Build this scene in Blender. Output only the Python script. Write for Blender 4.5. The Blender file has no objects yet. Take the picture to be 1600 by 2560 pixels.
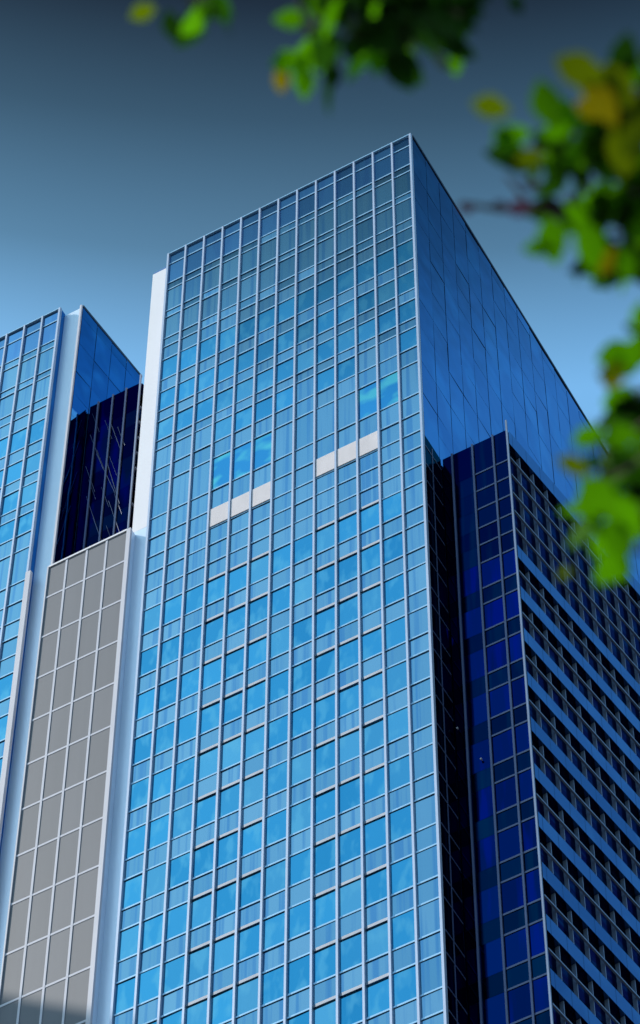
import bpy, math, random
from mathutils import Vector, Matrix
R = math.radians
sc = bpy.context.scene
C = sc.collection
random.seed(11)
EYE = 1.6

# ------------------------------------------------------------ camera
cam_d = bpy.data.cameras.new('camera')
cam = bpy.data.objects.new('camera', cam_d)
C.objects.link(cam)
sc.camera = cam
F_PX, PITCH, ROLL = 9129.0, R(56.689), R(0.207)      # focal length in pixels of the 1600 x 2560 photograph
cam_d.sensor_fit = 'VERTICAL'
cam_d.sensor_height = 24.0
cam_d.sensor_width = 15.0
cam_d.lens = F_PX / 2560 * 24.0
cam_d.clip_start = 0.05
cam_d.clip_end = 6000
cam_d.dof.use_dof = True
cam_d.dof.focus_distance = 270.0
cam_d.dof.aperture_fstop = 3.0
cam.location = (0, 0, EYE)
cam.matrix_world = Matrix.Translation((0, 0, EYE)) @ Matrix.Rotation(PITCH + R(90), 4, 'X') @ Matrix.Rotation(ROLL, 4, 'Z')
sc.render.resolution_x = 640
sc.render.resolution_y = 1024

# ------------------------------------------------------------ world
SUN_AZ, SUN_EL = 272.5, 42.0
w = bpy.data.worlds.new('World')
sc.world = w
w.use_nodes = True
nt = w.node_tree
nt.nodes.clear()
out = nt.nodes.new('ShaderNodeOutputWorld')
bg = nt.nodes.new('ShaderNodeBackground')
sky = nt.nodes.new('ShaderNodeTexSky')
sky.sky_type = 'NISHITA'
sky.sun_disc = False
sky.sun_elevation = R(SUN_EL)
sky.sun_rotation = R(SUN_AZ)
sky.air_density = 1.0
sky.dust_density = 1.0
sky.ozone_density = 1.0
# the sky of the photograph deepens quickly towards the zenith
tc = nt.nodes.new('ShaderNodeTexCoord')
sp = nt.nodes.new('ShaderNodeSeparateXYZ')
mr = nt.nodes.new('ShaderNodeMapRange')
mr.inputs['From Min'].default_value = 0.70
mr.inputs['From Max'].default_value = 0.91
rp = nt.nodes.new('ShaderNodeValToRGB')
SKY_RAMP = [(0.0, (0.76, 1.06, 1.10)), (0.571, (0.85, 1.30, 1.30)), (0.724, (0.84, 1.34, 1.35)), (0.819, (0.37, 0.585, 0.56)), (0.902, (0.162, 0.252, 0.242)), (0.97, (0.056, 0.072, 0.074))]
el = rp.color_ramp.elements
el[0].position = SKY_RAMP[0][0]; el[0].color = SKY_RAMP[0][1] + (1,)
el[1].position = SKY_RAMP[-1][0]; el[1].color = SKY_RAMP[-1][1] + (1,)
for p_, c_ in SKY_RAMP[1:-1]:
    e = el.new(p_); e.color = c_ + (1,)
mx = nt.nodes.new('ShaderNodeMix'); mx.data_type = 'RGBA'; mx.blend_type = 'MULTIPLY'
mx.clamp_factor = False; mx.clamp_result = False
mx.inputs[0].default_value = 1.0
nt.links.new(tc.outputs['Generated'], sp.inputs[0])
nt.links.new(sp.outputs['Z'], mr.inputs['Value'])
nt.links.new(mr.outputs[0], rp.inputs[0])
nt.links.new(sky.outputs[0], mx.inputs[6])
nt.links.new(rp.outputs[0], mx.inputs[7])
nt.links.new(mx.outputs[2], bg.inputs[0])
bg.inputs[1].default_value = 0.13
nt.links.new(bg.outputs[0], out.inputs[0])

# ------------------------------------------------------------ sun
sd = bpy.data.lights.new('sun', 'SUN')
sd.energy = 2.6
sd.angle = R(0.5)
sd.color = (1.0, 0.95, 0.88)
so = bpy.data.objects.new('sun', sd)
C.objects.link(so)
az, e_ = R(SUN_AZ), R(SUN_EL)
sun_dir = Vector((math.sin(az) * math.cos(e_), math.cos(az) * math.cos(e_), math.sin(e_)))
so.rotation_euler = sun_dir.to_track_quat('Z', 'Y').to_euler()
so.location = sun_dir * 500

sc.view_settings.view_transform = 'Standard'
sc.view_settings.look = 'None'
sc.view_settings.exposure = 0.9
sc.view_settings.gamma = 1.0
sc.view_settings.use_curve_mapping = False

# ------------------------------------------------------------ helpers
class MB:
    def __init__(s):
        s.v = []; s.f = []; s.m = []
    def quad(s, a, b, c, d, mi=0):
        n = len(s.v); s.v += [tuple(a), tuple(b), tuple(c), tuple(d)]
        s.f.append((n, n + 1, n + 2, n + 3)); s.m.append(mi)
    def box(s, x0, x1, y0, y1, z0, z1, mi=0):
        n = len(s.v)
        s.v += [(x0, y0, z0), (x1, y0, z0), (x1, y1, z0), (x0, y1, z0), (x0, y0, z1), (x1, y0, z1), (x1, y1, z1), (x0, y1, z1)]
        for q in ((0, 3, 2, 1), (4, 5, 6, 7), (0, 1, 5, 4), (1, 2, 6, 5), (2, 3, 7, 6), (3, 0, 4, 7)):
            s.f.append(tuple(n + i for i in q)); s.m.append(mi)
    def prism(s, pts, z0, z1, mi=0):                       # pts counter-clockwise seen from above
        n = len(s.v); k = len(pts)
        s.v += [(x, y, z0) for x, y in pts] + [(x, y, z1) for x, y in pts]
        s.f.append(tuple(n + i for i in reversed(range(k)))); s.m.append(mi)
        s.f.append(tuple(n + k + i for i in range(k))); s.m.append(mi)
        for i in range(k):
            j = (i + 1) % k
            s.f.append((n + i, n + j, n + k + j, n + k + i)); s.m.append(mi)
    def tube(s, pts, rads, seg=7, mi=0):
        rings = []
        for i, p in enumerate(pts):
            a = pts[max(i - 1, 0)]; b = pts[min(i + 1, len(pts) - 1)]
            t = (Vector(b) - Vector(a)).normalized()
            u = t.cross(Vector((0.31, 0.2, 0.93))).normalized(); v = t.cross(u)
            n = len(s.v)
            for k in range(seg):
                an = 2 * math.pi * k / seg
                s.v.append(tuple(Vector(p) + (u * math.cos(an) + v * math.sin(an)) * rads[i]))
            rings.append(n)
        for i in range(len(rings) - 1):
            for k in range(seg):
                k2 = (k + 1) % seg
                s.f.append((rings[i] + k, rings[i] + k2, rings[i + 1] + k2, rings[i + 1] + k)); s.m.append(mi)
        s.f.append(tuple(rings[-1] + k for k in range(seg))); s.m.append(mi)
    def build(s, name, mats, parent=None, smooth=False):
        me = bpy.data.meshes.new(name)
        me.from_pydata(s.v, [], s.f)
        if not isinstance(mats, (list, tuple)): mats = [mats]
        for m in mats: me.materials.append(m)
        me.polygons.foreach_set('material_index', s.m)
        if smooth: me.polygons.foreach_set('use_smooth', [True] * len(s.f))
        me.update()
        o = bpy.data.objects.new(name, me)
        C.objects.link(o)
        if parent: o.parent = parent
        return o

def tag(o, label=None, cat=None, group=None, kind=None):
    if label: o['label'] = label
    if cat: o['category'] = cat
    if group: o['group'] = group
    if kind: o['kind'] = kind
    return o

def empty(name, loc, rz=0.0):
    o = bpy.data.objects.new(name, None)
    C.objects.link(o)
    o.location = loc; o.rotation_euler = (0, 0, rz)
    o.empty_display_size = 1
    return o

def mat(name):
    m = bpy.data.materials.new(name); m.use_nodes = True
    n = m.node_tree.nodes; n.clear()
    o = n.new('ShaderNodeOutputMaterial')
    b = n.new('ShaderNodeBsdfPrincipled')
    m.node_tree.links.new(b.outputs[0], o.inputs[0])
    return m, m.node_tree, b

def rnd_value(nt):
    g = nt.nodes.new('ShaderNodeNewGeometry'); oi = nt.nodes.new('ShaderNodeObjectInfo')
    a = nt.nodes.new('ShaderNodeMath'); a.operation = 'ADD'
    f = nt.nodes.new('ShaderNodeMath'); f.operation = 'FRACT'
    nt.links.new(g.outputs['Random Per Island'], a.inputs[0]); nt.links.new(oi.outputs['Random'], a.inputs[1])
    nt.links.new(a.outputs[0], f.inputs[0])
    return f.outputs[0]

def mixc(nt, fac, a, b, blend='MIX'):
    m = nt.nodes.new('ShaderNodeMix'); m.data_type = 'RGBA'; m.blend_type = blend
    for s, v in ((0, fac), (6, a), (7, b)):
        if isinstance(v, (int, float)): m.inputs[s].default_value = v
        elif isinstance(v, tuple): m.inputs[s].default_value = v + (1,) if len(v) == 3 else v
        else: nt.links.new(v, m.inputs[s])
    return m.outputs[2]

def noise(nt, scale, sx, sy, sz, detail=2.0, rough=0.5):
    t = nt.nodes.new('ShaderNodeTexCoord'); mp = nt.nodes.new('ShaderNodeMapping')
    mp.inputs['Scale'].default_value = (sx, sy, sz)
    n = nt.nodes.new('ShaderNodeTexNoise'); n.inputs['Scale'].default_value = scale
    n.inputs['Detail'].default_value = detail; n.inputs['Roughness'].default_value = rough
    nt.links.new(t.outputs['Object'], mp.inputs[0]); nt.links.new(mp.outputs[0], n.inputs[0])
    return n.outputs[0]

def maprange(nt, v, a, b, c=0.0, d=1.0):
    m = nt.nodes.new('ShaderNodeMapRange')
    m.inputs[1].default_value = a; m.inputs[2].default_value = b; m.inputs[3].default_value = c; m.inputs[4].default_value = d
    nt.links.new(v, m.inputs[0]); return m.outputs[0]

def glass(name, lo, hi, metallic=0.96, edge=(0.8, 0.9, 1.0), rough=0.03, streak=None, streak_amt=0.5, bump=0.0, sxz=(1.6, 0.12), blind=0.0):
    """reflective coated curtain-wall glass: a tinted mirror whose tint differs from pane to pane"""
    m, nt, b = mat(name)
    col = mixc(nt, rnd_value(nt), lo, hi)
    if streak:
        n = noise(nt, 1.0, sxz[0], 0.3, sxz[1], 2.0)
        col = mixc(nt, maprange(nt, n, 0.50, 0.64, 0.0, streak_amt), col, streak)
    if blind:
        r2 = nt.nodes.new('ShaderNodeMath'); r2.operation = 'MULTIPLY'; r2.inputs[1].default_value = 7.31
        nt.links.new(rnd_value(nt), r2.inputs[0])
        f2 = nt.nodes.new('ShaderNodeMath'); f2.operation = 'FRACT'; nt.links.new(r2.outputs[0], f2.inputs[0])
        col = mixc(nt, maprange(nt, f2.outputs[0], 0.62, 1.0, 0.0, blind), col, (0.16, 0.38, 0.46))
    nt.links.new(col, b.inputs['Base Color'])
    b.inputs['Metallic'].default_value = metallic
    b.inputs['Roughness'].default_value = rough
    b.inputs['Specular Tint'].default_value = edge + (1,)
    if bump:
        bn = nt.nodes.new('ShaderNodeBump'); bn.inputs['Strength'].default_value = bump; bn.inputs['Distance'].default_value = 0.2
        nt.links.new(noise(nt, 0.55, 1, 1, 0.7, 1.0), bn.inputs['Height'])
        nt.links.new(bn.outputs[0], b.inputs['Normal'])
    return m

def plain(name, col, rough=0.5, metallic=0.0, var=0.12, scale=0.6, sz=0.25):
    m, nt, b = mat(name)
    n = noise(nt, scale, 1, 1, sz, 4.0, 0.6)
    k = 1 - var
    c = mixc(nt, maprange(nt, n, 0.3, 0.7), tuple(x * k for x in col), tuple(min(x * (1 + var), 1) for x in col))
    nt.links.new(c, b.inputs['Base Color'])
    b.inputs['Roughness'].default_value = rough; b.inputs['Metallic'].default_value = metallic
    return m

M = {}
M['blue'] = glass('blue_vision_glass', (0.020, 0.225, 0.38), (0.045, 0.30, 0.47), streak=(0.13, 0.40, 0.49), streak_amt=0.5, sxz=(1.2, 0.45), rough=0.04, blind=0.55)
M['cyan'] = glass('cyan_reflection_glass', (0.02, 0.23, 0.42), (0.03, 0.26, 0.46), streak=(0.12, 0.50, 0.48), streak_amt=0.9, sxz=(0.4, 0.5), rough=0.04)  # blue glass with its cyan reflection put into the streak colour
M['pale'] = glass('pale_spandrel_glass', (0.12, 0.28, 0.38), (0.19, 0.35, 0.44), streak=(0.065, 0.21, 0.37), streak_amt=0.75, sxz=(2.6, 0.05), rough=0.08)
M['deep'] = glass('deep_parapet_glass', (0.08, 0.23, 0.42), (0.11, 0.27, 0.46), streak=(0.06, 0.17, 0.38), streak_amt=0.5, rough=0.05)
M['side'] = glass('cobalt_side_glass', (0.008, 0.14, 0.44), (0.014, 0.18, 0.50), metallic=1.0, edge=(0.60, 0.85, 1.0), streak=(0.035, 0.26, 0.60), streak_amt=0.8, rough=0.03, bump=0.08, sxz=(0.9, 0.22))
M['flankcore'] = plain('deep_blue_joint', (0.03, 0.13, 0.33), 0.5)
M['joint'] = plain('dark_joint', (0.02, 0.05, 0.12), 0.5)
M['alu'] = plain('silver_blue_aluminium', (0.43, 0.47, 0.58), 0.38, 0.35, 0.08)
M['transom'] = plain('sky_blue_aluminium', (0.29, 0.48, 0.64), 0.35, 0.4, 0.08)
M['ledge'] = plain('warm_stone_ledge', (0.40, 0.40, 0.45), 0.6, 0.0, 0.12)
M['bracket'] = plain('dark_bracket', (0.09, 0.13, 0.19), 0.6)
M['white'] = plain('white_cladding', (0.74, 0.68, 0.69), 0.45, 0.0, 0.04, 0.3)
M['blank'] = plain('warm_grey_louvre_panel', (0.58, 0.50, 0.50), 0.6, 0.0, 0.08, 1.0)
M['channel'] = plain('shaded_cladding', (0.62, 0.70, 0.80), 0.35, 0.25, 0.05, 0.3)  # bluish shade put into the cladding colour
M['grey'] = plain('grey_panel', (0.086, 0.083, 0.097), 0.55, 0.0, 0.07, 0.9, 0.06)
def panel_tones(m, px_, pz_, x0_, z0_, amt):
    nt = m.node_tree; b = [n for n in nt.nodes if n.type == 'BSDF_PRINCIPLED'][0]
    t = nt.nodes.new('ShaderNodeTexCoord'); mp = nt.nodes.new('ShaderNodeMapping')
    mp.inputs['Location'].default_value = (-x0_ / px_, 0, -z0_ / pz_); mp.inputs['Scale'].default_value = (1 / px_, 0, 1 / pz_)
    fl = nt.nodes.new('ShaderNodeVectorMath'); fl.operation = 'FLOOR'
    wn = nt.nodes.new('ShaderNodeTexWhiteNoise')
    nt.links.new(t.outputs['Object'], mp.inputs[0]); nt.links.new(mp.outputs[0], fl.inputs[0]); nt.links.new(fl.outputs[0], wn.inputs[0])
    v = maprange(nt, wn.outputs[0], 0, 1, 1 - amt, 1 + amt)
    old = b.inputs['Base Color'].links[0].from_socket
    hs = nt.nodes.new('ShaderNodeHueSaturation'); nt.links.new(old, hs.inputs['Color']); nt.links.new(v, hs.inputs['Value'])
    nt.links.new(hs.outputs[0], b.inputs['Base Color'])
panel_tones(M['grey'], 1.52, 4.405, -24.62, 192.9 + EYE, 0.07)
M['greyjoint'] = plain('light_grey_joint', (0.46, 0.43, 0.48), 0.5, 0.0, 0.06)
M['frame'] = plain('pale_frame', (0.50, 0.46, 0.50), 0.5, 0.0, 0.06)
M['navy'] = glass('navy_vision_glass', (0.0003, 0.011, 0.058), (0.0006, 0.017, 0.095), metallic=1.0, edge=(0.03, 0.42, 0.62), streak=(0.0006, 0.012, 0.20), streak_amt=0.4, rough=0.06, sxz=(1.5, 0.1))
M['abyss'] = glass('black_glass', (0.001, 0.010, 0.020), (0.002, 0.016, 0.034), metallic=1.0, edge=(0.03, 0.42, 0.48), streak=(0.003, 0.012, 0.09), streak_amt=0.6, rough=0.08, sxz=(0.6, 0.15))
M['ink'] = glass('ink_spandrel_glass', (0.0006, 0.012, 0.034), (0.001, 0.018, 0.050), metallic=1.0, edge=(0.04, 0.38, 0.52), streak=(0.002, 0.03, 0.06), streak_amt=0.4, rough=0.08, sxz=(1.5, 0.1))
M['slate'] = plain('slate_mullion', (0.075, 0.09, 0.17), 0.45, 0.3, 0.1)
M['slatelight'] = plain('light_slate_edge', (0.17, 0.21, 0.30), 0.45, 0.3, 0.1)
M['band'] = glass('blue_band_glass', (0.045, 0.125, 0.27), (0.075, 0.175, 0.34), metallic=1.0, edge=(0.6, 0.8, 1.0), streak=(0.11, 0.25, 0.43), streak_amt=0.5, rough=0.10, sxz=(0.9, 0.3))
m_ = M['band']; nt_ = m_.node_tree; bs_ = [n for n in nt_.nodes if n.type == 'BSDF_PRINCIPLED'][0]
tc_ = nt_.nodes.new('ShaderNodeTexCoord'); sp_ = nt_.nodes.new('ShaderNodeSeparateXYZ'); nt_.links.new(tc_.outputs['Object'], sp_.inputs[0])
ma_ = nt_.nodes.new('ShaderNodeMath'); ma_.operation = 'MULTIPLY'; ma_.inputs[1].default_value = 1 / 1.462; nt_.links.new(sp_.outputs['Y'], ma_.inputs[0])
fr_ = nt_.nodes.new('ShaderNodeMath'); fr_.operation = 'FRACT'; nt_.links.new(ma_.outputs[0], fr_.inputs[0])
gt_ = nt_.nodes.new('ShaderNodeMath'); gt_.operation = 'LESS_THAN'; gt_.inputs[1].default_value = 0.035; nt_.links.new(fr_.outputs[0], gt_.inputs[0])
old_ = bs_.inputs['Base Color'].links[0].from_socket
nt_.links.new(mixc(nt_, gt_.outputs[0], old_, (0.01, 0.03, 0.08)), bs_.inputs['Base Color'])      # dark gaskets between the band panels
M['pit'] = glass('black_recess_glass', (0.003, 0.014, 0.024), (0.008, 0.030, 0.05), metallic=0.95, edge=(0.2, 0.4, 0.6), streak=(0.03, 0.07, 0.11), streak_amt=0.8, rough=0.15, sxz=(2.2, 2.6))
M['soffit'] = plain('dark_soffit', (0.03, 0.05, 0.07), 0.7)
M['roof'] = plain('roof_gravel', (0.25, 0.25, 0.25), 0.9)
M['coping'] = plain('dark_coping', (0.01, 0.03, 0.06), 0.5)
M['teal'] = glass('pale_teal_glass', (0.24, 0.42, 0.52), (0.3, 0.48, 0.56), rough=0.1)

# ------------------------------------------------------------ site frame: x along the front, y into the block, z up
ORG = (6.31946805, 119.83348582, 0.0)
ROT = R(-29.51)
def site(name): return empty(name, ORG, ROT)
ROOF = 231.41 + EYE
BAY = 1.5423

# floor levels of the curtain wall (above the eye), measured from the photograph; kinds of the rows between them
LV = [231.41, 229.88, 227.12, 226.15, 223.13, 222.26, 219.33, 218.16, 216.41, 213.72, 212.15, 209.71, 208.38, 205.92,
      204.75, 202.29, 200.34, 196.49, 194.19, 192.05, 190.18, 188.13, 186.19]
KIND = ['deep', 'deep', 'pale', 'pale', 'pale', 'pale', 'pale', 'pale', 'B1', 'pale', 'B1', 'pale', 'B1', 'pale', 'B2',
        'pale', 'B3', 'pale', 'WH', 'pale', 'pale', 'pale']
z = 186.19
k = 0
while z - 4.405 > -EYE + 6:
    LV += [z - 2.63, z - 4.405]; KIND += ['BT', 'pale']
    z -= 4.405
ZV = [q + EYE for q in LV]

def emit(root, name, m, quads, limit=100):
    """one part per pane for the ones that show largest (nearest the ground), the others as one part"""
    quads = sorted(quads, key=lambda q: (not q[1], q[0][0][2]))
    vis = [q for q in quads if q[1]]
    rest = MB()
    for i, q in enumerate(quads):
        if q[1] and i < limit:
            mb = MB(); mb.quad(*q[0]); mb.build(name, m, root)
        else: rest.quad(*q[0])
    if rest.v: tag(rest.build(name + '_remainder', m, root), None, kind='stuff')

def curtain_front(root, a_right, nb, rules, ledges, edge_pale, vis_bays, with_ledge=True):
    """glazed front facing -y in the plane y=0; bay 0 is the leftmost"""
    a0 = a_right - nb * BAY
    g = {'pale': [], 'deep': [], 'blue': [], 'cyan': []}
    for i in range(len(ZV) - 1):
        z1, z0 = ZV[i], ZV[i + 1]
        for b in range(nb):
            kd = KIND[i]; x0 = a0 + b * BAY; x1 = x0 + BAY
            if kd == 'B1': t = 'blue'
            elif kd == 'B2': t = 'blue' if b in rules['B2'] else 'pale'
            elif kd == 'B3': t = 'cyan' if b in rules['B3'] else 'pale'
            elif kd == 'WH': t = 'blank' if b in rules['WH'] else 'pale'
            elif kd == 'BT': t = 'pale' if (edge_pale and b == nb - 1) else 'blue'
            else: t = kd
            e1, e2, e3 = (random.uniform(-0.012, 0.012) for _ in range(3))
            y = 0.17
            q = ((x0 + 0.03, y + e1, z0 + 0.02), (x1 - 0.03, y + e2, z0 + 0.02), (x1 - 0.03, y + e2 + e3, z1 - 0.02), (x0 + 0.03, y + e1 + e3, z1 - 0.02))
            if t == 'blank':
                mb = MB(); mb.box(x0 + 0.10, x1 - 0.10, 0.055, 0.16, z0 + 0.07, z1 - 0.07)
                mb.build('blank_panel', M['blank'], root)
            else: g[t].append((q, b in vis_bays and z0 > 133))
    mb = MB(); mb.quad((a0, 0.26, 0), (a_right, 0.26, 0), (a_right, 0.26, ROOF - 0.1), (a0, 0.26, ROOF - 0.1))
    mb.build('backing_wall', M['joint'], root)
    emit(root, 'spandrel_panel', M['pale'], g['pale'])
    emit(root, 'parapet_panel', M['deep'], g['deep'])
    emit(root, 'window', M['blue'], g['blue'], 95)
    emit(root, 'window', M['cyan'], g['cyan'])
    # mullions: aluminium fins in front of the glass
    for b in range(nb + 1):
        x = a0 + b * BAY
        hw = 0.068 if 0 < b < nb else 0.075
        if b == nb: x -= 0.07
        if b == 0: x += 0.07
        mb = MB(); mb.box(x - hw, x + hw, 0.0, 0.25, 0, ROOF - 0.02)
        mb.build('mullion', M['alu'], root)
    # transoms, a rail per floor line
    for i, zz in enumerate(ZV[1:-1]):
        if zz < 100: continue
        mb = MB(); mb.box(a0 + 0.1, a_right - 0.1, 0.118, 0.15, zz - 0.06, zz + 0.07)
        mb.build('transom', M['transom'], root)
        if zz > 186.19 + EYE + 0.01 or KIND[i + 1] != 'BT' or zz < 132: continue
        for b in sorted(ledges):
            x0 = a0 + b * BAY + 0.09; x1 = x0 + BAY - 0.18
            mb = MB(); mb.box(x0 + 0.14, x1, 0.088, 0.112, zz - 0.10, zz + 0.13, 0); mb.box(x0, x0 + 0.12, 0.082, 0.112, zz - 0.10, zz + 0.09, 1)
            mb.build('ledge', [M['ledge'], M['bracket']], root)
    mb = MB()
    for zz in ZV[1:-1]:
        if zz >= 100: continue
        mb.box(a0 + 0.1, a_right - 0.1, 0.1, 0.15, zz - 0.065, zz + 0.065)
    tag(mb.build('lower_transom', M['transom'], root), None, kind='stuff')
    mb = MB(); mb.box(a0, a_right, 0.03, 0.25, ROOF - 0.10, ROOF + 0.03)
    mb.build('roof_rail', M['transom'], root)

def side_wall(name, root, x0, y0, ang, length, z0, z1, panel, rng, mats, tilt=0.012):
    """glazed flank running back from (x0,y0) along +y turned by ang towards +x, facing +x"""
    dx, dy = math.sin(ang), math.cos(ang)
    nx, ny = dy, -dx
    qs = []
    k = int(length / panel)
    zs = [q for q in ZV if z0 <= q <= z1]
    zs = sorted(set([z0, z1] + zs))
    zz = [zs[0]]
    for q in zs[1:]:
        if q - zz[-1] > 2.2 or q == z1: zz.append(q)
    for i in range(k):
        s0, s1 = i * panel + 0.03, (i + 1) * panel - 0.03
        for j in range(len(zz) - 1):
            o = [random.uniform(-tilt, tilt) for _ in range(3)]
            def P(s, h, o_): return (x0 + dx * s + nx * o_, y0 + dy * s + ny * o_, h)
            a, b = zz[j] + 0.02, zz[j + 1] - 0.02
            qs.append(((P(s0, a, o[0]), P(s1, a, o[1]), P(s1, b, o[1] + o[2]), P(s0, b, o[0] + o[2])), a > 150 and s0 < 32))
    emit(root, name, mats, qs)

# ============================================================ the tall blue tower
T = site('glass_tower')
tag(T, 'tallest blue glass skyscraper in the middle with silver fins and a cobalt right flank', 'skyscraper')
curtain_front(T, 0.0, 13, {'B2': {3, 4, 5, 6, 8, 9, 12}, 'B3': {3, 4, 5, 10, 11}, 'WH': {3, 4, 5, 8, 9, 10}},
              {3, 4, 5, 8, 9, 10}, True, set(range(13)))
LEN = 46.0
mb = MB(); mb.prism([(-0.06, 0.27), (-0.06, LEN), (-21.55, LEN), (-21.55, 0.72), (-20.0, 0.72), (-20.0, 0.27)], 0, ROOF - 0.35)
mb.build('core', M['flankcore'], T)
side_wall('flank_panel', T, 0.0, 0.25, 0.0, LEN - 0.3, 0, ROOF - 0.15, 1.99, 4.3, M['side'])
mb = MB(); mb.box(-0.10, 0.06, 0.26, LEN, ROOF - 0.14, ROOF + 0.12)
mb.build('roof_coping', M['coping'], T)
mb = MB(); mb.box(-20.0, -0.12, 0.27, LEN, ROOF - 0.34, ROOF - 0.22)
mb.build('roof', M['roof'], T)
mb = MB(); mb.box(-21.62, -20.07, 0.65, 0.71, 198.4, ROOF - 0.75)
mb.box(-21.62, -21.56, 0.71, 12, 198.4, ROOF - 0.75)
mb.build('white_fin', M['white'], T)
mb = MB(); mb.box(-21.62, -20.07, 0.655, 0.71, 0, 198.39)  # same wall as the fin above, its shade put into the colour
mb.build('recess_cladding', M['channel'], T)
# dark rails on the short length of flank in front of the navy block
mb = MB(); mb.box(0.012, 0.018, 0.255, 2.34, 0, 191.4 + EYE)  # black sheet puts the navy block's reflection on the flank as colour
mb.build('reflection_sheet', M['abyss'], T)
mb = MB(); mb.box(0.02, 0.055, 1.10, 1.19, 0, 192.6)
mb.build('flank_rail', M['slate'], T)
for q in ZV:
    if 120 < q < 193:
        mb = MB(); mb.box(0.02, 0.05, 0.26, 2.33, q - 0.05, q + 0.05); mb.build('flank_rail', M['slate'], T)

# ============================================================ the left tower, same front
L = site('twin_tower')
tag(L, 'blue glass tower with silver fins cut off by the left picture edge', 'skyscraper')
AR = -29.15
curtain_front(L, AR, 13, {'B2': {10, 11, 12}, 'B3': set(), 'WH': set()}, set(), False, {9, 10, 11, 12})
mb = MB(); mb.prism([(AR - 0.02, 0.27), (AR - 0.02, 0.72), (-27.72, 0.72), (-27.1, 7.9), (-49.0, 7.9), (-49.0, 0.27)], 0, ROOF - 0.35)
mb.build('core', M['flankcore'], L)
mb = MB(); mb.quad((AR + 0.01, 0.26, 0), (AR + 0.01, 0.70, 0), (AR + 0.01, 0.70, ROOF - 0.1), (AR + 0.01, 0.26, ROOF - 0.1))
mb.build('return_glazing', M['side'], L)
mb = MB(); mb.box(AR + 0.02, -27.84, 0.655, 0.71, 0, ROOF - 0.35)
mb.build('recess_cladding', M['channel'], L)
mb = MB(); mb.box(-27.83, -27.68, 0.60, 0.75, 0, ROOF)
mb.build('corner_post', M['frame'], L)
side_wall('flank_panel', L, -27.66, 0.77, math.atan2(0.66, 7.3), 7.3, 0, ROOF - 0.15, 1.8, 4.3, M['side'])
mb = MB()
mb.prism([(-27.80, 0.76), (-27.62, 0.76), (-26.98, 8.05), (-27.16, 8.05)], ROOF - 0.14, ROOF + 0.12)
mb.build('roof_coping', M['coping'], L)
mb = MB(); mb.box(AR - 0.16, AR + 0.22, -0.02, 0.25, 0, 198.6)  # pale strip built in for light bounced onto the tower edge
mb.build('bounce_strip', M['frame'], L)
mb = MB(); mb.box(-49.0, AR - 0.1, 0.27, 7.9, ROOF - 0.34, ROOF - 0.22)
mb.build('roof', M['roof'], L)

# ============================================================ grey panelled block between the towers
G = site('grey_block')
tag(G, 'lower grey panelled block with pale grid joints between the two blue towers', 'building')
GT = 196.45 + EYE
gx0, gx1 = -27.62, -21.05
mb = MB(); mb.box(gx0 + 0.1, -21.5, 0.08, 0.66, 0, GT - 0.1)
mb.build('panel_wall', M['grey'], G)
for x in (-26.15, -24.62, -23.12):
    mb = MB(); mb.box(x - 0.075, x + 0.075, 0.045, 0.078, 0, GT - 0.14); mb.build('vertical_joint', M['greyjoint'], G)
zz = 192.9 + EYE
while zz > 100:
    mb = MB(); mb.box(gx0 + 0.1, -21.6, 0.058, 0.079, zz - 0.09, zz + 0.09); mb.build('horizontal_joint', M['greyjoint'], G)
    zz -= 4.405
mb = MB(); mb.box(-21.6, -21.3, 0.0, 0.2, 0, GT)
mb.build('right_frame', M['frame'], G)
mb = MB(); mb.box(-21.5, -21.33, 0.2, 0.65, 0, GT - 0.02)  # side of the frame, shade put into the colour
mb.build('frame_return', M['channel'], G)
mb = MB(); mb.box(gx0, gx0 + 0.10, 0.0, 0.65, 0, GT)
mb.build('left_frame', M['frame'], G)
mb = MB(); mb.box(gx0 + 0.1, -21.6, 0.0, 0.66, GT - 0.13, GT + 0.05)
mb.build('top_ledge', M['white'], G)

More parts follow.
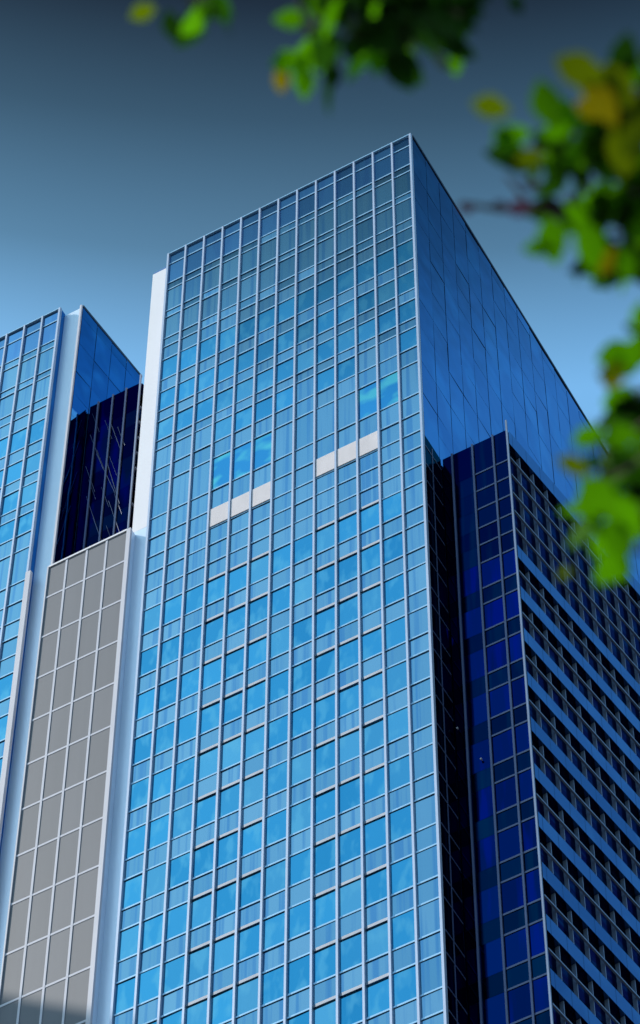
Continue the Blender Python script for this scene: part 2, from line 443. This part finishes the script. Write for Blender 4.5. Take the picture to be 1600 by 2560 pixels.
# ============================================================ navy blocks (dark annex right, its twin in the gap)
def navy_block(name, label, a0, a1, depth, ztop, length, wide, lamps=(), dark=False):
    root = site(name)
    tag(root, label, 'building')
    ang = R(7.69); dx, dy = math.sin(ang), math.cos(ang)
    y0 = depth
    def P(s, o): return (a1 + dx * s + dy * o, y0 + dy * s - dx * o)      # s back along the flank, o outwards
    far = P(length, -0.9)
    near = P(0, -0.9)
    mb = MB(); mb.prism([(a0, y0 + 0.3), (near[0], y0 + 0.3), far, (a0, far[1])], 0, ztop - 0.4)
    mb.build('core', M['soffit'], root)
    off = ztop - (191.55 + EYE)
    fl = [188.12, 186.2, 184.2, 182.16, 180.35, 178.44]
    kinds = ['ink', 'ink', 'ink', 'ink', 'ink', 'ink']
    q = 178.44
    while q > 8:
        fl += [q - 2.62, q - 4.25]; kinds += ['navy', 'ink']; q -= 4.25
    lv = [191.55] + fl
    lv = [v + EYE + off for v in lv]
    g = {'navy': [], 'ink': []}
    cols = [a0] + [x for x in wide if a0 < x < a1] + [a1]
    for i in range(len(lv) - 1):
        for j in range(len(cols) - 1):
            e = random.uniform(-0.01, 0.01)
            g[kinds[i]].append((((cols[j] + 0.02, y0 + 0.12 + e, lv[i + 1] + 0.01), (cols[j + 1] - 0.02, y0 + 0.12 - e, lv[i + 1] + 0.01), (cols[j + 1] - 0.02, y0 + 0.12 - e, lv[i] - 0.01), (cols[j] + 0.02, y0 + 0.12 + e, lv[i] - 0.01)), lv[i] > 135))
    mb = MB(); mb.quad((a0, y0 + 0.2, 0), (a1 - 0.2, y0 + 0.2, 0), (a1 - 0.2, y0 + 0.2, ztop - 0.2), (a0, y0 + 0.2, ztop - 0.2))
    mb.build('backing_wall', M['soffit'], root)
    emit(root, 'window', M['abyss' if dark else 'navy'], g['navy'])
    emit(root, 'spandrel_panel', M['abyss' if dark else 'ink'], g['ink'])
    for x in cols[1:-1]:
        mb = MB(); mb.box(x - 0.06, x + 0.06, y0, y0 + 0.11, 0, ztop)
        mb.build('mullion', M['slate'], root)
    if dark:  # light bars modelled in place of reflected floor lines
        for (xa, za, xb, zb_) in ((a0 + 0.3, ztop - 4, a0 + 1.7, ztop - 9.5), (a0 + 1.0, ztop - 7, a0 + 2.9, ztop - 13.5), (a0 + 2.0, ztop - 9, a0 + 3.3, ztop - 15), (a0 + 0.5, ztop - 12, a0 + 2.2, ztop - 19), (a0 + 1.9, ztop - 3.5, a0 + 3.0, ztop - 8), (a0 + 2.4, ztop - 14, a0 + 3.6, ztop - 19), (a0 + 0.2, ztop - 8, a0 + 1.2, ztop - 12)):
            mb = MB(); mb.tube([(xa, y0 + 0.06, za), (xb, y0 + 0.06, zb_)], [0.022, 0.022], 6); mb.build('reflection_bar', M['slate'], root)
        for k_ in range(13):                                  # thin bars drawn for reflected floor lines, all leaning the same way
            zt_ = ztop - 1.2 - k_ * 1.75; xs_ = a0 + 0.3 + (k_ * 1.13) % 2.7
            mb = MB(); mb.tube([(xs_, y0 + 0.075, zt_), (xs_ + 0.75, y0 + 0.075, zt_ - 3.0)], [0.014, 0.014], 5); mb.build('reflection_line', M['slate'], root)
    else:
        for v in lv[1:]:
            if v < 120: continue
            mb = MB(); mb.box(a0 + 2.1, a1 - 0.065, y0 + 0.085, y0 + 0.105, v - 0.075, v + 0.075)
            mb.build('rail', M['slate'], root)
    mb = MB(); mb.box(a1 - 0.06, a1 + 0.05, y0 - 0.02, y0 + 0.09, 0, ztop + 0.9)
    mb.build('corner_post', M['slatelight'], root)
    # flank: blue bands, recessed dark windows behind thin mullions and rails
    def strip(mb, s0, s1, o0, o1, z0, z1, mi=0):
        pts = [P(s0, o0), P(s0, o1), P(s1, o1), P(s1, o0)]
        mb.prism(pts, z0, z1, mi)
    zb = 178.9 + EYE + off
    bands = [(ztop, ztop - 1.5)]
    while zb > 6:
        bands.append((zb - 0.06, zb - 1.34)); zb -= 4.24
    nb = int(length / 1.475)
    for zt, z0 in bands:
        if zt < 100: continue
        mb = MB()
        strip(mb, 0.22, length, -0.40, 0.0, z0, zt, 0)
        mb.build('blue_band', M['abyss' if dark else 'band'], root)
    for i in range(len(bands) - 1):
        z1 = bands[i][1]; z0 = bands[i + 1][0]
        if z0 < 100: continue
        mb = MB()
        a = P(0.25, -0.38); b = P(length, -0.38)
        mb.quad((a[0], a[1], z0), (b[0], b[1], z0), (b[0], b[1], z1), (a[0], a[1], z1))
        mb.build('window_strip', M['pit'], root)
    thin = [188.42, 186.5, 184.49, 182.51, 180.57]
    q = 176.09
    while q > 90:
        thin.append(q); q -= 4.24
    for v in thin:
        v = v + EYE + off
        mb = MB(); strip(mb, 0.2, length, -0.10, 0.02, v - 0.06, v + 0.06)
        mb.build('rail', M['slatelight'], root)
    for i in range(1, nb):
        mb = MB(); strip(mb, i * 1.475 - 0.03, i * 1.475 + 0.03, -0.37, -0.12, 90, ztop - 1.55)
        mb.build('flank_mullion', M['slatelight'], root)
    mb = MB(); strip(mb, 0.1, length, -0.9, -0.05, 0, 100.0)
    mb.build('lower_flank', M['pit'], root)
    for (x, v) in lamps:
        mb = MB(); mb.tube([(x, y0 + 0.1, v), (x, y0 - 0.02, v), (x, y0 - 0.06, v - 0.02)], [0.03, 0.07, 0.05], 8)
        mb.build('wall_lamp', M['frame'], root)
    mb = MB(); mb.prism([(a0, y0 + 0.3), (near[0], y0 + 0.3), far, (a0, far[1])], ztop - 0.39, ztop - 0.3)
    mb.build('roof', M['roof'], root)
    return root

navy_block('navy_annex', 'dark navy glass block with blue banded flank on the right of the tallest tower', 0.07, 4.62, 2.35, 191.55 + EYE, 44.0,
           [0.78, 2.2, 3.62], lamps=[(0.25, 165.0), (1.6, 161.3)])
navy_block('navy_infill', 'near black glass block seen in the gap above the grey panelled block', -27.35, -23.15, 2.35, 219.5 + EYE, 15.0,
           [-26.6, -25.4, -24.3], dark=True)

# pale building glimpsed behind the gap
Pb = site('pale_building')
tag(Pb, 'small piece of pale teal building glimpsed behind the gap beside the white fin', 'building')
mb = MB(); mb.box(-27.0, -21.7, 14.2, 26, 0, 244.8)
mb.build('wall', M['teal'], Pb)
mb = MB(); mb.box(-27.1, -21.65, 14.1, 26.1, 244.8, 245.1)
mb.build('roof', M['coping'], Pb)

# ============================================================ unseen office slab added further left so its shadow crosses the foot of the fronts
Ns = empty('unseen_slab', (-118, 118, 0), 0)
tag(Ns, 'unseen office slab added beyond the left edge, throwing its shadow over the lower fronts', 'building')
NH = 234.5
mb = MB(); mb.box(-14, 12, -4, 40, 0, NH); mb.build('wall', plain('pale_stone', (0.34, 0.32, 0.29), 0.8), Ns)
mb = MB(); mb.box(-14.3, 12.3, -4.3, 40.3, NH, NH + 0.8); mb.build('roof', M['roof'], Ns)
for kf in range(53):
    zf = 6 + kf * 4.2
    mb = MB(); mb.box(-13, 11, -4.08, -3.9, zf, zf + 2.2); mb.build('window_strip', M['pit'], Ns)
for kf in range(44):
    zf = 6 + (kf + 9) * 4.2
    mb = MB(); mb.box(11.9, 12.08, -3, 39, zf, zf + 2.2); mb.build('side_window_strip', M['pit'], Ns)

# ============================================================ ground
def paving(name, cx, cy, hw, z, m):
    mb = MB(); mb.quad((cx - hw, cy - hw, z), (cx + hw, cy - hw, z), (cx + hw, cy + hw, z), (cx - hw, cy + hw, z))
    o = mb.build(name, m); o['kind'] = 'structure'; return o
gm, gnt, gb = mat('stone_paving')
br = gnt.nodes.new('ShaderNodeTexBrick'); br.inputs['Scale'].default_value = 1.0
br.inputs['Color1'].default_value = (0.26, 0.25, 0.24, 1); br.inputs['Color2'].default_value = (0.32, 0.31, 0.29, 1)
br.inputs['Mortar'].default_value = (0.14, 0.14, 0.14, 1); br.inputs['Mortar Size'].default_value = 0.01
tcn = gnt.nodes.new('ShaderNodeTexCoord'); gnt.links.new(tcn.outputs['Object'], br.inputs[0])
gnt.links.new(br.outputs[0], gb.inputs['Base Color']); gb.inputs['Roughness'].default_value = 0.8
paving('ground', 0, 0, 3000, 0.0, plain('asphalt', (0.06, 0.06, 0.06), 0.9))
paving('plaza', 0, 60, 55, 0.12, gm)

# ============================================================ trees hanging into the picture
def leafmat(name, col, trans):
    m, nt, b = mat(name)
    c = mixc(nt, rnd_value(nt), tuple(x * 0.7 for x in col), tuple(x * 1.25 for x in col))
    nt.links.new(c, b.inputs['Base Color']); b.inputs['Roughness'].default_value = 0.8; b.inputs['Specular IOR Level'].default_value = 0.15
    tr = nt.nodes.new('ShaderNodeBsdfTranslucent')
    c2 = mixc(nt, 1.0, c, trans, 'MULTIPLY')
    nt.links.new(c2, tr.inputs[0])
    ms = nt.nodes.new('ShaderNodeMixShader'); ms.inputs[0].default_value = 0.55
    nt.links.new(b.outputs[0], ms.inputs[1]); nt.links.new(tr.outputs[0], ms.inputs[2])
    nt.links.new(ms.outputs[0], [n for n in nt.nodes if n.type == 'OUTPUT_MATERIAL'][0].inputs[0])
    return m
LM = [leafmat('green_leaf', (0.045, 0.130, 0.001), (1.5, 1.7, 0.3)),
      leafmat('dark_green_leaf', (0.010, 0.034, 0.003), (1.2, 1.4, 0.5)),
      leafmat('olive_leaf', (0.075, 0.10, 0.002), (1.3, 1.4, 0.3)),
      leafmat('yellow_leaf', (0.12, 0.105, 0.002), (1.3, 1.2, 0.3)),
      leafmat('rust_leaf', (0.05, 0.025, 0.035), (1.0, 1.0, 1.2))]
M['bark'] = plain('bark', (0.09, 0.06, 0.04), 0.9, 0.0, 0.35, 6.0)

def pix(x, y, d):
    """point d metres from the eye in the direction of photograph pixel (x, y)"""
    X, Y = (x - 800) / F_PX, (y - 1280) / F_PX
    c, s = math.cos(ROLL), math.sin(ROLL)
    X, Y = c * X + s * Y, -s * X + c * Y
    v = Vector((X, math.cos(PITCH) + Y * math.sin(PITCH), math.sin(PITCH) - Y * math.cos(PITCH))).normalized()
    return v * d + Vector((0, 0, EYE))

def leaf(mb, p, d, up, Ln, Wd, mi):
    d = d.normalized(); s = d.cross(up)
    if s.length < 1e-3: s = d.cross(Vector((1, 0.2, 0)))
    s.normalize(); n = s.cross(d)
    prof = [(0.0, 0.03), (0.12, 0.45), (0.32, 0.92), (0.52, 1.0), (0.74, 0.72), (0.9, 0.32), (1.0, 0.02)]
    cu = random.uniform(0.05, 0.25) * Ln; fo = random.uniform(0.05, 0.3)
    b = len(mb.v)
    for t, wv in prof:
        c = p + d * (t * Ln) - n * (cu * t * t)
        h = wv * Wd / 2
        mb.v += [tuple(c - s * h + n * h * fo), tuple(c), tuple(c + s * h + n * h * fo)]
    for i in range(len(prof) - 1):
        a = b + i * 3
        mb.f += [(a, a + 1, a + 4, a + 3), (a + 1, a + 2, a + 5, a + 4)]; mb.m += [mi, mi]

def rv(): return Vector((random.gauss(0, 1), random.gauss(0, 1), random.gauss(0, 1)))
def cluster(mb, tw, x, y, d, rpx, n, kinds, size=0.078):
    c = pix(x, y, d)
    rad = rpx / F_PX * d
    for _ in range(int(n * 1.1 + 0.5)):
        o = rv(); o = o / o.length * rad * random.random() ** 0.5
        p = c + Vector((o.x, o.y * 1.3, o.z))
        dr = Vector((random.gauss(0, 0.7), random.gauss(0, 0.7), random.uniform(-1.2, 0.1)))
        Ln = size * random.uniform(0.75, 1.25)
        leaf(mb, p, dr, rv(), Ln, Ln * random.uniform(0.55, 0.72), random.choice(kinds))
        q = p - dr.normalized() * 0.03
        tw.tube([tuple(c + (q - c) * 0.1 + Vector((0, 0, 0.02))), tuple((c + q) / 2 + rv() * 0.006), tuple(q), tuple(p)], [0.0022, 0.0018, 0.0012, 0.001], 4)

GRN, DRK, OLV, YEL, RST = 0, 1, 2, 3, 4
def tree(name, label, base, top, clusters, singles, extra):
    root = empty(name, (base[0], base[1], 0.12))
    tag(root, label, 'tree')
    o0 = Vector((base[0], base[1], 0.12))
    crown = MB(); tw = MB()
    cs = []
    for (x, y, d, r_, n, kinds) in clusters:
        cluster(crown, tw, x, y, d, r_, n, kinds); cs.append(pix(x, y, d))
    for (x, y, d, ang, Ln, kd) in singles:
        a = R(ang); sdir = Vector((math.cos(a), 0.3 * random.uniform(-1, 1), 0)) ; up = Vector((0, -math.sin(PITCH), math.cos(PITCH)))
        dr = Vector((1, 0, 0)) * math.cos(a) + up * math.sin(a) + Vector((0, 0.5, 0.85)) * random.uniform(-0.2, 0.2)
        p = pix(x, y, d) - dr.normalized() * Ln / 2
        leaf(crown, p, dr, Vector((0, -0.55, -0.83)) + rv() * 0.25, Ln, Ln * 0.62, kd)
    for (c, rad, n) in extra:
        for _ in range(n):
            o = rv(); p = Vector(c) + o / o.length * rad * random.random() ** 0.4
            q = p - Vector((0, 0, EYE))
            # leave the patch of sky that the photograph shows clear
            f = q.y * math.cos(PITCH) + q.z * math.sin(PITCH)
            if f > 0:
                X = q.x / f * F_PX; Y = -(-q.y * math.sin(PITCH) + q.z * math.cos(PITCH)) / f * F_PX
                if abs(X) < 1030 and abs(Y) < 1450: continue
            leaf(crown, p, Vector((random.gauss(0, .7), random.gauss(0, .7), random.uniform(-1.2, .1))), rv(), random.uniform(.05, .085), random.uniform(.035, .05), random.choice([0, 0, 1, 1, 2]))
    if name == 'leafy_tree':
        tw.tube([tuple(pix(*q)) for q in ((1640, 470, 6.5), (1500, 512, 6.5), (1380, 520, 6.5), (1250, 524, 6.5), (1150, 508, 6.5))], [0.012, 0.009, 0.007, 0.006, 0.004], 6)
        tw.tube([tuple(pix(*q)) for q in ((1330, 522, 6.5), (1290, 470, 6.5), (1265, 440, 6.5))], [0.005, 0.004, 0.003], 6)
    # trunk and limbs
    tp = Vector(top)
    for v in crown.v[:0]: pass
    def loc(v): return tuple(Vector(v) - o0)
    tr = MB()
    pts = [o0 + (tp - o0) * t + Vector((math.sin(t * 5) * 0.06, math.cos(t * 4) * 0.05 - 0.05, 0)) for t in (0, .15, .35, .55, .75, 1)]
    tr.tube([loc(p) for p in pts], [.17, .14, .125, .11, .09, .06], 12)
    tr.build('trunk', M['bark'], root, True)
    limbs = MB()
    hub = [Vector(e[0]) for e in extra]
    for c in hub:
        a = pts[3]; m_ = (a + c) / 2 + Vector((0, 0, 0.25))
        limbs.tube([loc(a), loc((a + m_) / 2 + Vector((0, 0, .08))), loc(m_), loc(c)], [.05, .04, .03, .018], 7)
    for c in cs:
        h = min(hub, key=lambda q: (q - c).length)
        m_ = (h + c) / 2 + Vector((0, 0, 0.06)) + rv() * 0.02
        limbs.tube([loc(h), loc(m_), loc(c)], [.010, .006, .003], 6)
    limbs.build('branch', M['bark'], root, True)
    crown.v = [loc(v) for v in crown.v]; crown.build('crown', LM, root, True)
    tw.v = [loc(v) for v in tw.v]; tag(tw.build('twigs', M['bark'], root), None, kind='stuff')
    return root

tree('overhanging_tree', 'blurred dark green foliage hanging in at the top edge of the picture', (2.4, -1.6), (2.0, -0.6, 6.2),
     [(1010, 5, 6.4, 100, 36, [GRN, DRK, DRK, DRK]), (1125, 20, 6.6, 50, 16, [DRK, DRK, DRK]), (880, 40, 6.3, 60, 12, [GRN, DRK, DRK]), (950, 95, 6.5, 48, 9, [GRN, DRK]),
      (840, 170, 6.5, 14, 2, [DRK]), (510, -10, 6.7, 50, 9, [DRK, DRK, GRN]), (1080, 75, 6.6, 36, 5, [GRN, DRK]), (775, 95, 6.4, 18, 3, [GRN]), (790, 40, 6.4, 24, 4, [GRN])],
     [(357, 30, 6.6, 25, 0.055, OLV), (428, 66, 6.6, -80, 0.062, DRK), (720, 150, 6.4, 20, 0.065, GRN), (703, 200, 6.5, -80, 0.050, YEL), (762, 205, 6.4, -88, 0.060, GRN),
      (1138, 160, 6.6, -85, 0.048, GRN), (830, 190, 6.5, -95, 0.055, DRK), (1010, 140, 6.5, -30, 0.06, GRN), (1290, 10, 6.5, -60, 0.04, DRK), (790, 6, 6.4, -10, 0.05, OLV)],
     [((0.75, 1.9, 7.1), 0.5, 260), ((-0.3, 1.7, 7.3), 0.55, 200), ((1.5, 0.6, 7.0), 0.8, 420), ((1.0, -0.6, 7.3), 0.9, 400)])
tree('leafy_tree', 'blurred bright green and yellow foliage reaching in from the right picture edge', (3.6, 3.4), (3.0, 3.5, 6.8),
     [(1500, 330, 6.2, 80, 24, [GRN, DRK, GRN]), (1580, 200, 6.3, 70, 12, [GRN, DRK, OLV]), (1420, 380, 6.4, 50, 9, [DRK, GRN]), (1560, 480, 6.3, 90, 28, [GRN, DRK, GRN, OLV]), (1570, 240, 5.9, 70, 12, [OLV, OLV, GRN]),
      (1420, 520, 6.5, 50, 9, [DRK, DRK, RST]), (1480, 600, 6.3, 60, 11, [GRN, GRN, DRK]), (1560, 630, 6.4, 45, 12, [GRN, DRK]), (1350, 370, 6.4, 30, 4, [GRN, DRK]),
      (1600, 860, 6.2, 24, 5, [GRN]), (1530, 1110, 6.2, 55, 13, [GRN, GRN, GRN, DRK]), (1590, 1180, 6.3, 55, 12, [DRK, GRN]), (1500, 1220, 6.1, 40, 8, [GRN]),
      (1585, 1290, 6.3, 45, 10, [DRK, GRN]), (1550, 1375, 6.2, 22, 4, [GRN]), (1600, 1000, 6.3, 50, 9, [GRN, DRK]), (1590, 340, 6.3, 40, 6, [OLV, GRN])],
     [(1228, 268, 5.7, -12, 0.066, OLV), (1280, 340, 5.8, 20, 0.068, GRN), (1262, 345, 5.8, -50, 0.05, GRN), (1370, 262, 5.6, -70, 0.085, GRN), (1450, 175, 5.5, -25, 0.085, OLV), (1505, 255, 5.5, -50, 0.080, YEL),
      (1560, 140, 5.8, 80, 0.078, DRK), (1575, 180, 5.8, 70, 0.07, GRN), (1325, 395, 5.9, 20, 0.055, OLV), (1390, 330, 5.9, 10, 0.05, GRN), (1380, 600, 5.8, -80, 0.080, GRN), (1345, 622, 5.8, 5, 0.052, GRN),
      (1475, 615, 5.7, -75, 0.085, GRN), (1520, 652, 5.8, 60, 0.05, YEL), (1565, 660, 5.8, -70, 0.06, GRN), (1590, 340, 5.6, 60, 0.075, OLV),
      (1300, 520, 6.2, 10, 0.05, RST), (1165, 520, 6.4, 160, 0.030, RST), (1250, 512, 6.5, 175, 0.026, RST), (1530, 930, 5.8, 15, 0.050, OLV), (1532, 955, 5.9, 0, 0.04, YEL),
      (1435, 1165, 5.8, -20, 0.062, OLV), (1470, 1090, 5.9, 30, 0.060, GRN), (1550, 1090, 5.9, 10, 0.066, GRN), (1500, 1240, 5.7, -40, 0.085, GRN), (1470, 1260, 5.9, -70, 0.06, GRN),
      (1545, 1350, 5.8, -75, 0.080, GRN), (1570, 1290, 5.8, -60, 0.08, GRN), (1412, 1432, 6.4, 40, 0.028, OLV), (1590, 880, 5.7, 70, 0.07, GRN), (1600, 790, 5.8, 80, 0.05, GRN), (1540, 1395, 6.0, -80, 0.05, GRN), (1490, 210, 5.6, -45, 0.085, OLV), (1545, 215, 5.6, -60, 0.08, OLV), (1480, 270, 5.7, -10, 0.06, YEL)],
     [((1.35, 2.75, 7.0), 0.42, 260), ((1.45, 3.3, 6.2), 0.42, 220), ((2.3, 3.2, 6.9), 0.9, 420), ((2.9, 3.6, 8.0), 0.8, 300)])
